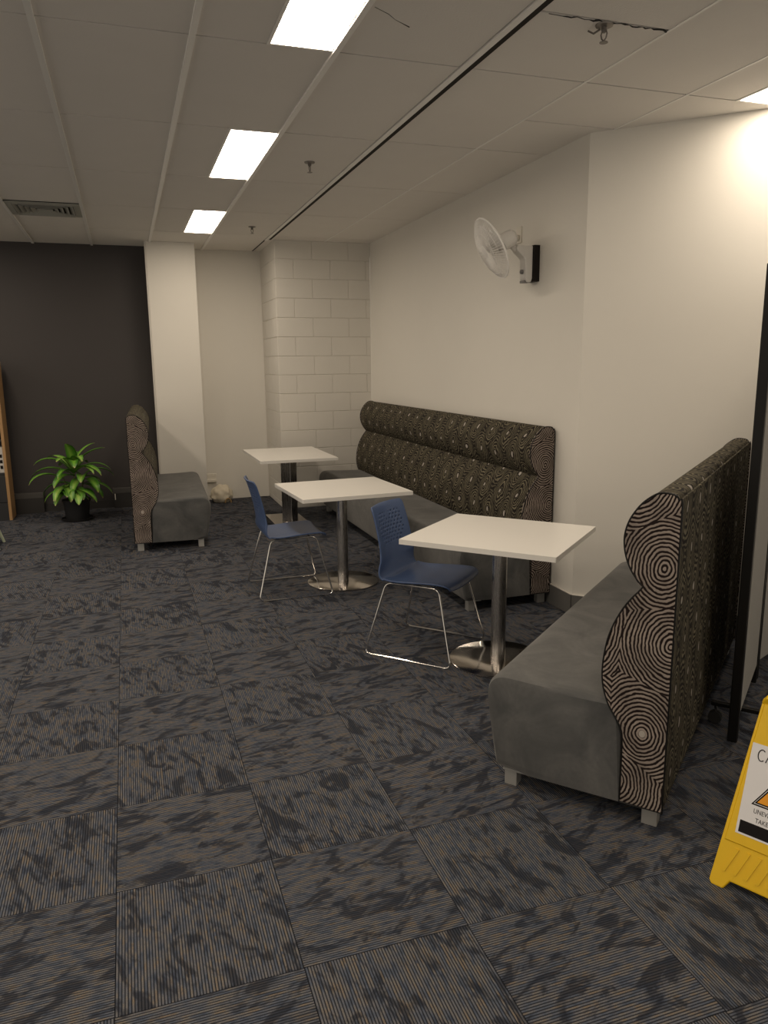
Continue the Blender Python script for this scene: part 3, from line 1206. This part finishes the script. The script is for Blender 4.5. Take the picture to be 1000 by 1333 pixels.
# the leaves that set the outline: (azimuth deg in the picture plane sense, elevation, length, width, droop, height)
OUT = [(180, 35, 0.50, 0.075, 2.0, 0.40), (190, 50, 0.46, 0.08, 2.0, 0.44), (200, 30, 0.40, 0.08, 1.9, 0.40), (175, 20, 0.40, 0.075, 2.1, 0.32),
       (2, 48, 0.40, 0.075, 1.0, 0.50), (350, 40, 0.44, 0.06, 2.0, 0.42), (335, 20, 0.36, 0.09, 1.7, 0.46), (345, 5, 0.36, 0.075, 1.4, 0.33),
       (268, 78, 0.34, 0.10, 1.2, 0.47), (240, 60, 0.34, 0.10, 1.9, 0.45), (275, 45, 0.33, 0.105, 2.2, 0.48), (300, 62, 0.32, 0.09, 2.4, 0.48),
       (225, 15, 0.34, 0.10, 1.7, 0.40), (250, 10, 0.30, 0.10, 1.9, 0.36), (300, 10, 0.33, 0.10, 1.8, 0.36), (285, -5, 0.27, 0.09, 1.4, 0.32),
       (215, -5, 0.33, 0.085, 1.2, 0.33), (325, -5, 0.30, 0.09, 1.4, 0.32), (90, 60, 0.34, 0.09, 1.3, 0.44), (60, 45, 0.36, 0.08, 1.7, 0.42),
       (120, 40, 0.38, 0.085, 1.7, 0.42), (255, -15, 0.24, 0.09, 1.0, 0.30), (150, 55, 0.40, 0.08, 1.8, 0.44), (30, 20, 0.34, 0.085, 1.7, 0.36),
       (310, -12, 0.22, 0.08, 1.0, 0.28), (235, -10, 0.24, 0.09, 1.2, 0.27), (200, 5, 0.26, 0.08, 1.3, 0.28), (345, 0, 0.25, 0.08, 1.2, 0.27),
       (275, 20, 0.22, 0.09, 1.5, 0.27), (262, 30, 0.26, 0.095, 2.0, 0.38),
       (232, 35, 0.30, 0.075, 2.1, 0.42), (318, 38, 0.32, 0.075, 2.1, 0.43), (195, 45, 0.34, 0.07, 2.2, 0.38), (10, 30, 0.36, 0.07, 2.0, 0.40),
       (255, 70, 0.36, 0.085, 1.0, 0.50), (20, 65, 0.36, 0.075, 1.1, 0.50), (290, 0, 0.25, 0.085, 1.6, 0.30), (245, 5, 0.28, 0.085, 1.7, 0.31),
       (330, -10, 0.26, 0.075, 1.2, 0.29), (185, -8, 0.28, 0.07, 1.2, 0.30), (275, -20, 0.20, 0.08, 0.9, 0.27)]
for az, el, ln, wd, dr, zz in OUT:
    st = stems[rl.randrange(4) if zz < 0.30 else 0 if zz > 0.40 else rl.randrange(3)]
    k = max(0, min(1, (zz * 1.25 - 0.22) / (st[1][2] - 0.2)))
    b = Vector(st[0]).lerp(Vector(st[1]), k)
    leaf(b, math.radians(az + rl.uniform(-6, 6)), math.radians(el), ln, wd * 1.12, dr * 0.95)

# ------------------------------------------------------------------ bookshelf at the left edge
bs = thing('bookshelf', 'oak-sided bookshelf cut off by the left edge of the picture', 'bookshelf', (-1.27, 8.99, 0))
SD, SH = 0.30, 1.70
MB().box((-0.03, 0, 0), (0.0, SD, SH), 0.002).build('side_panel', 'oak_veneer', bs)
MB().box((-0.93, 0, 0), (-0.90, SD, SH), 0.002).build('side_panel', 'oak_veneer', bs)
MB().box((-0.90, SD - 0.012, 0.05), (-0.03, SD - 0.002, SH - 0.03)).build('back_panel', 'shelf_dark', bs)
for zz in (0.50, 0.86, 1.22, 1.665):
    MB().box((-0.90, 0.012, zz), (-0.03, SD - 0.012, zz + 0.022)).build('shelf', 'oak_veneer' if zz > 1.1 else 'shelf_dark', bs)
MB().box((-0.90, 0.006, 0.0), (-0.03, 0.03, 0.195), 0.002).build('plinth', 'shelf_dark', bs)
MB().box((-0.90, 0.004, 0.20), (-0.03, 0.03, 0.495), 0.003).build('drawer_front', 'shelf_dark', bs)
for k, (zz, x0, wd, hh, mt, lb) in enumerate([
        (0.522, -0.034, 0.045, 0.275, 'book_white', 'white-spined book at the end of the lower shelf'),
        (0.522, -0.082, 0.03, 0.26, 'book_grey', 'grey book second on the lower shelf'),
        (0.882, -0.07, 0.035, 0.24, 'book_violet', 'violet book on the middle shelf of the bookshelf'),
        (0.882, -0.108, 0.03, 0.25, 'book_white', 'pale book beside the violet book on the middle shelf')]):
    b = thing('book', lb, 'book', (-1.27 + x0 - wd / 2, 8.99 + 0.03, zz), 0, 'books on the oak bookshelf')
    MB().box((-wd / 2, 0.0, 0), (wd / 2, 0.2, hh), 0.002).build('cover', mt, b)
    MB().box((-wd / 2 + 0.003, 0.004, hh - 0.004), (wd / 2 - 0.003, 0.196, hh + 0.0005)).build('pages', 'paper', b)
    if mt == 'book_white':
        for q in range(3):
            MB().box((-wd * 0.3, -0.0012, hh * (0.15 + 0.22 * q)), (wd * 0.3, 0.0005, hh * (0.28 + 0.22 * q))).build('spine_print', 'ink', b)

# ------------------------------------------------------------------ low stool only just in the picture
st = thing('low_stool', 'pale green leg of a low stool at the left picture edge', 'stool', (-1.44, 7.70, 0))
MB().prism(rounded_rect(0.19, 0.19, 0.04), 0.30, 0.34, 'z').build('seat', 'pale_green', st)
for sx in (-1, 1):
    for sy in (-1, 1):
        MB().tube([(sx * 0.14, sy * 0.14, 0.30), (sx * 0.235, sy * 0.17, 0.0)], [0.018, 0.013], 10).build('leg', 'pale_green', st)

# ------------------------------------------------------------------ portable screens at the right edge
def screen(label, a, ang, L, Hs, foot=(), z0=0.10, post=0.048):
    t = thing('partition_screen', label, 'screen', (a[0], a[1], 0), ang, 'portable fabric screens')
    MB().box((-post / 2, -0.02, 0.0), (post / 2, 0.02, Hs), 0.004).build('post', 'black_metal', t)
    MB().box((L - 0.012, -0.018, 0.0), (L + 0.016, 0.018, Hs), 0.004).build('post', 'black_metal', t)
    MB().box((post / 2, -0.014, z0), (L - 0.012, 0.014, Hs - 0.03), 0.002).build('fabric_panel', 'screen_fabric', t)
    MB().box((post / 2, -0.018, Hs - 0.03), (L - 0.012, 0.018, Hs)).build('top_rail', 'black_metal', t)
    for x in foot:
        MB().box((x - 0.012, -0.26, 0.085), (x + 0.012, 0.115, 0.105), 0.003).build('foot_bar', 'black_metal', t)
        for y in (-0.24, 0.095):
            c_ = MB()
            for s in (-1, 1):
                c_.lathe([(0.0, s * 0.006), (0.028, s * 0.006), (0.03, s * 0.012), (0.028, s * 0.018), (0.0, s * 0.018)], 20,
                         Matrix.Translation((x, y, 0.03)) @ Matrix.Rotation(PI / 2, 4, 'Y'))
            co = c_.build('castor', 'rubber', t)
            MB().tube([(x, y, 0.03), (x, y, 0.088)], 0.006, 8).build('castor_stem', 'chrome', co)


sa = math.atan2(0.455, 0.55)
screen('black-framed grey screen standing just behind the closest sofa', (2.435, 2.45), sa, 0.72, 2.02, foot=(0.14,))
e_ = Vector((2.435, 2.45)) + Vector((math.cos(sa), math.sin(sa))) * 0.78
screen('grey fabric screen behind the black-framed one at the right picture edge', (e_.x, e_.y), math.radians(24), 0.9, 2.02, foot=(0.55,), post=0.02)

# ------------------------------------------------------------------ caution sign
SGX = Vector((0.45, -0.893, 0))                     # along the bottom edge
ang = math.atan2(SGX.y, SGX.x)
sg = thing('caution_sign', 'yellow folding floor sign with a taped paper notice at the right edge', 'sign', (1.668, 1.728, 0), ang, None)
TILT = 0.335
# local: x along the width, y away from the viewer, z up; the panel leans back
MP = Matrix.Rotation(-TILT, 4, 'X')
SHH = 0.635


def on_panel(x, z_, off=0.0):
    return MP @ Vector((x, -off, z_))


def panel_mesh(name, M, mirror=False):
    out = [(0.0, 0.012), (0.008, 0.0), (0.045, 0.0), (0.062, 0.03), (0.238, 0.03), (0.255, 0.0), (0.292, 0.0), (0.3, 0.012),
           (0.248, SHH - 0.02), (0.235, SHH), (0.065, SHH), (0.052, SHH - 0.02)]
    v, f = [], []
    n = len(out)
    for y in (0.0, 0.022):
        for x, z_ in out:
            v.append(M @ Vector((x, y, z_)))
    f = [tuple(range(n)), tuple(range(n, 2 * n))[::-1]] + [(i, n + i, n + (i + 1) % n, (i + 1) % n) for i in range(n)]
    o = mk(name, v, f, 'sign_yellow', sg)
    b = o.modifiers.new('soft', 'BEVEL')
    b.width = 0.004
    b.segments = 2
    b.limit_method = 'ANGLE'
    return o


front = panel_mesh('front_panel', MP)
MB2 = Matrix.Translation((0, 2 * SHH * math.sin(TILT), 0)) @ Matrix.Rotation(TILT, 4, 'X') @ Matrix.Translation((0, -0.022, 0))
panel_mesh('rear_panel', MB2)
MB().tube([on_panel(0.075, SHH - 0.006, -0.024), on_panel(0.225, SHH - 0.006, -0.024)], 0.008, 8).build('hinge', 'sign_yellow', sg)


def pbox(x0, x1, z0, z1, o0, o1, name, mat, parent, shear=0.0):
    v = []
    for o_ in (o0, o1):
        for x, z_ in ((x0, z0), (x1, z0), (x1 + shear, z1), (x0 + shear, z1)):
            v.append(on_panel(x, z_, o_))
    return mk(name, v, [(0, 1, 2, 3), (4, 7, 6, 5), (0, 4, 5, 1), (1, 5, 6, 2), (2, 6, 7, 3), (3, 7, 4, 0)], mat, parent)


# raised face and slanting ribs
v = []
for o_, ins in ((0.0, 0.0), (0.004, 0.004)):
    for x, z_ in ((0.022 + ins, 0.150 + ins), (0.278 - ins, 0.150 + ins), (0.242 - ins, SHH - 0.03 - ins), (0.058 + ins, SHH - 0.03 - ins)):
        v.append(on_panel(x, z_, o_))
mk('raised_face', v, [(4, 5, 6, 7), (0, 4, 7, 3), (0, 1, 5, 4), (1, 2, 6, 5), (2, 3, 7, 6)], 'sign_yellow', front)
for k in range(7):
    x = 0.03 + k * 0.034
    pbox(x, x + 0.012, 0.055, 0.135, 0.0, 0.003, 'rib', 'sign_yellow', front, 0.03)
# paper notice
PXa, PXb, PZa, PZb = 0.050, 0.255, 0.185, 0.475
pap = pbox(PXa, PXb, PZa, PZb, 0.0042, 0.005, 'paper_notice', 'paper', sg)
pap['label'] = 'white printed paper notice taped to the sign'
pbox(PXa + 0.008, PXb - 0.008, PZa + 0.006, PZa + 0.044, 0.005, 0.0053, 'printed_bar', 'ink', pap)


def tri(cx, z0, z1, hw, off, name, mat):
    v = [on_panel(cx - hw, z0, off), on_panel(cx + hw, z0, off), on_panel(cx, z1, off),
         on_panel(cx - hw, z0, off + 0.0003), on_panel(cx + hw, z0, off + 0.0003), on_panel(cx, z1, off + 0.0003)]
    mk(name, v, [(0, 1, 2), (3, 5, 4), (0, 3, 4, 1), (1, 4, 5, 2), (2, 5, 3, 0)], mat, pap)


tri(0.1525, 0.287, 0.407, 0.073, 0.005, 'triangle_border', 'ink')
tri(0.1525, 0.2915, 0.399, 0.066, 0.0053, 'triangle_gap', 'paper')
tri(0.1525, 0.2935, 0.395, 0.0635, 0.0056, 'triangle_edge', 'ink')
tri(0.1525, 0.298, 0.386, 0.056, 0.0059, 'triangle_fill', 'sign_orange')


def text(s, x, z_, size, name, stroke=False, wsc=1.0):
    cu = bpy.data.curves.new(name, 'FONT')
    cu.body = s
    cu.size = size
    cu.extrude = 0.0
    tmp = bpy.data.objects.new(name, cu)
    C.objects.link(tmp)
    dg = bpy.context.evaluated_depsgraph_get()
    me = bpy.data.meshes.new_from_object(tmp.evaluated_get(dg))
    bpy.data.objects.remove(tmp)
    bpy.data.curves.remove(cu)
    for vv in me.vertices:
        vv.co = on_panel(x + vv.co.x * wsc, z_ + vv.co.y, 0.0056)
    me.materials.clear()
    me.materials.append(MATS['ink'])
    return link(bpy.data.objects.new(name, me), pap)


# thin pen-drawn heading: C and A of CAUTION as strokes
def stroke(pts, name, r=0.0016):
    MB().tube([on_panel(x, z_, 0.0055) for x, z_ in pts], r, 6).build(name, 'ink', pap)


zc, hh = 0.424, 0.036
def arcp(cx, cz, rx, rz, a0, a1, n=12):
    return [(cx + rx * math.cos(math.radians(a0 + (a1 - a0) * k / n)), cz + rz * math.sin(math.radians(a0 + (a1 - a0) * k / n))) for k in range(n + 1)]


stroke(arcp(0.083, zc + hh / 2, 0.011, hh / 2, 50, 310), 'letter')
GL = {
    'A': [[(0, 0), (0.5, 1), (1, 0)], [(0.2, 0.38), (0.8, 0.38)]],
    'U': [[(0, 1), (0, 0.25), (0.2, 0.02), (0.5, -0.02), (0.8, 0.02), (1, 0.25), (1, 1)]],
    'T': [[(0, 1), (1, 1)], [(0.5, 1), (0.5, 0)]],
    'I': [[(0.5, 1), (0.5, 0)]],
    'O': [[(0.5 + 0.5 * math.cos(2 * PI * k / 16), 0.5 + 0.5 * math.sin(2 * PI * k / 16)) for k in range(17)]],
    'N': [[(0, 0), (0, 1), (1, 0), (1, 1)]],
}
xx = 0.097
for ch in 'AUTION':
    wch = 0.008 if ch == 'I' else 0.019
    mbx = MB()
    for s_ in GL[ch]:
        mbx.tube([on_panel(xx + px_ * wch, zc + pz_ * hh, 0.0055) for px_, pz_ in s_], 0.0016, 6)
    mbx.build('letter', 'ink', pap)
    xx += wch + 0.005
text('UNEVEN', 0.090, 0.263, 0.020, 'lettering', wsc=0.8)
text('TAKE CARE', 0.100, 0.236, 0.020, 'lettering', wsc=0.8)
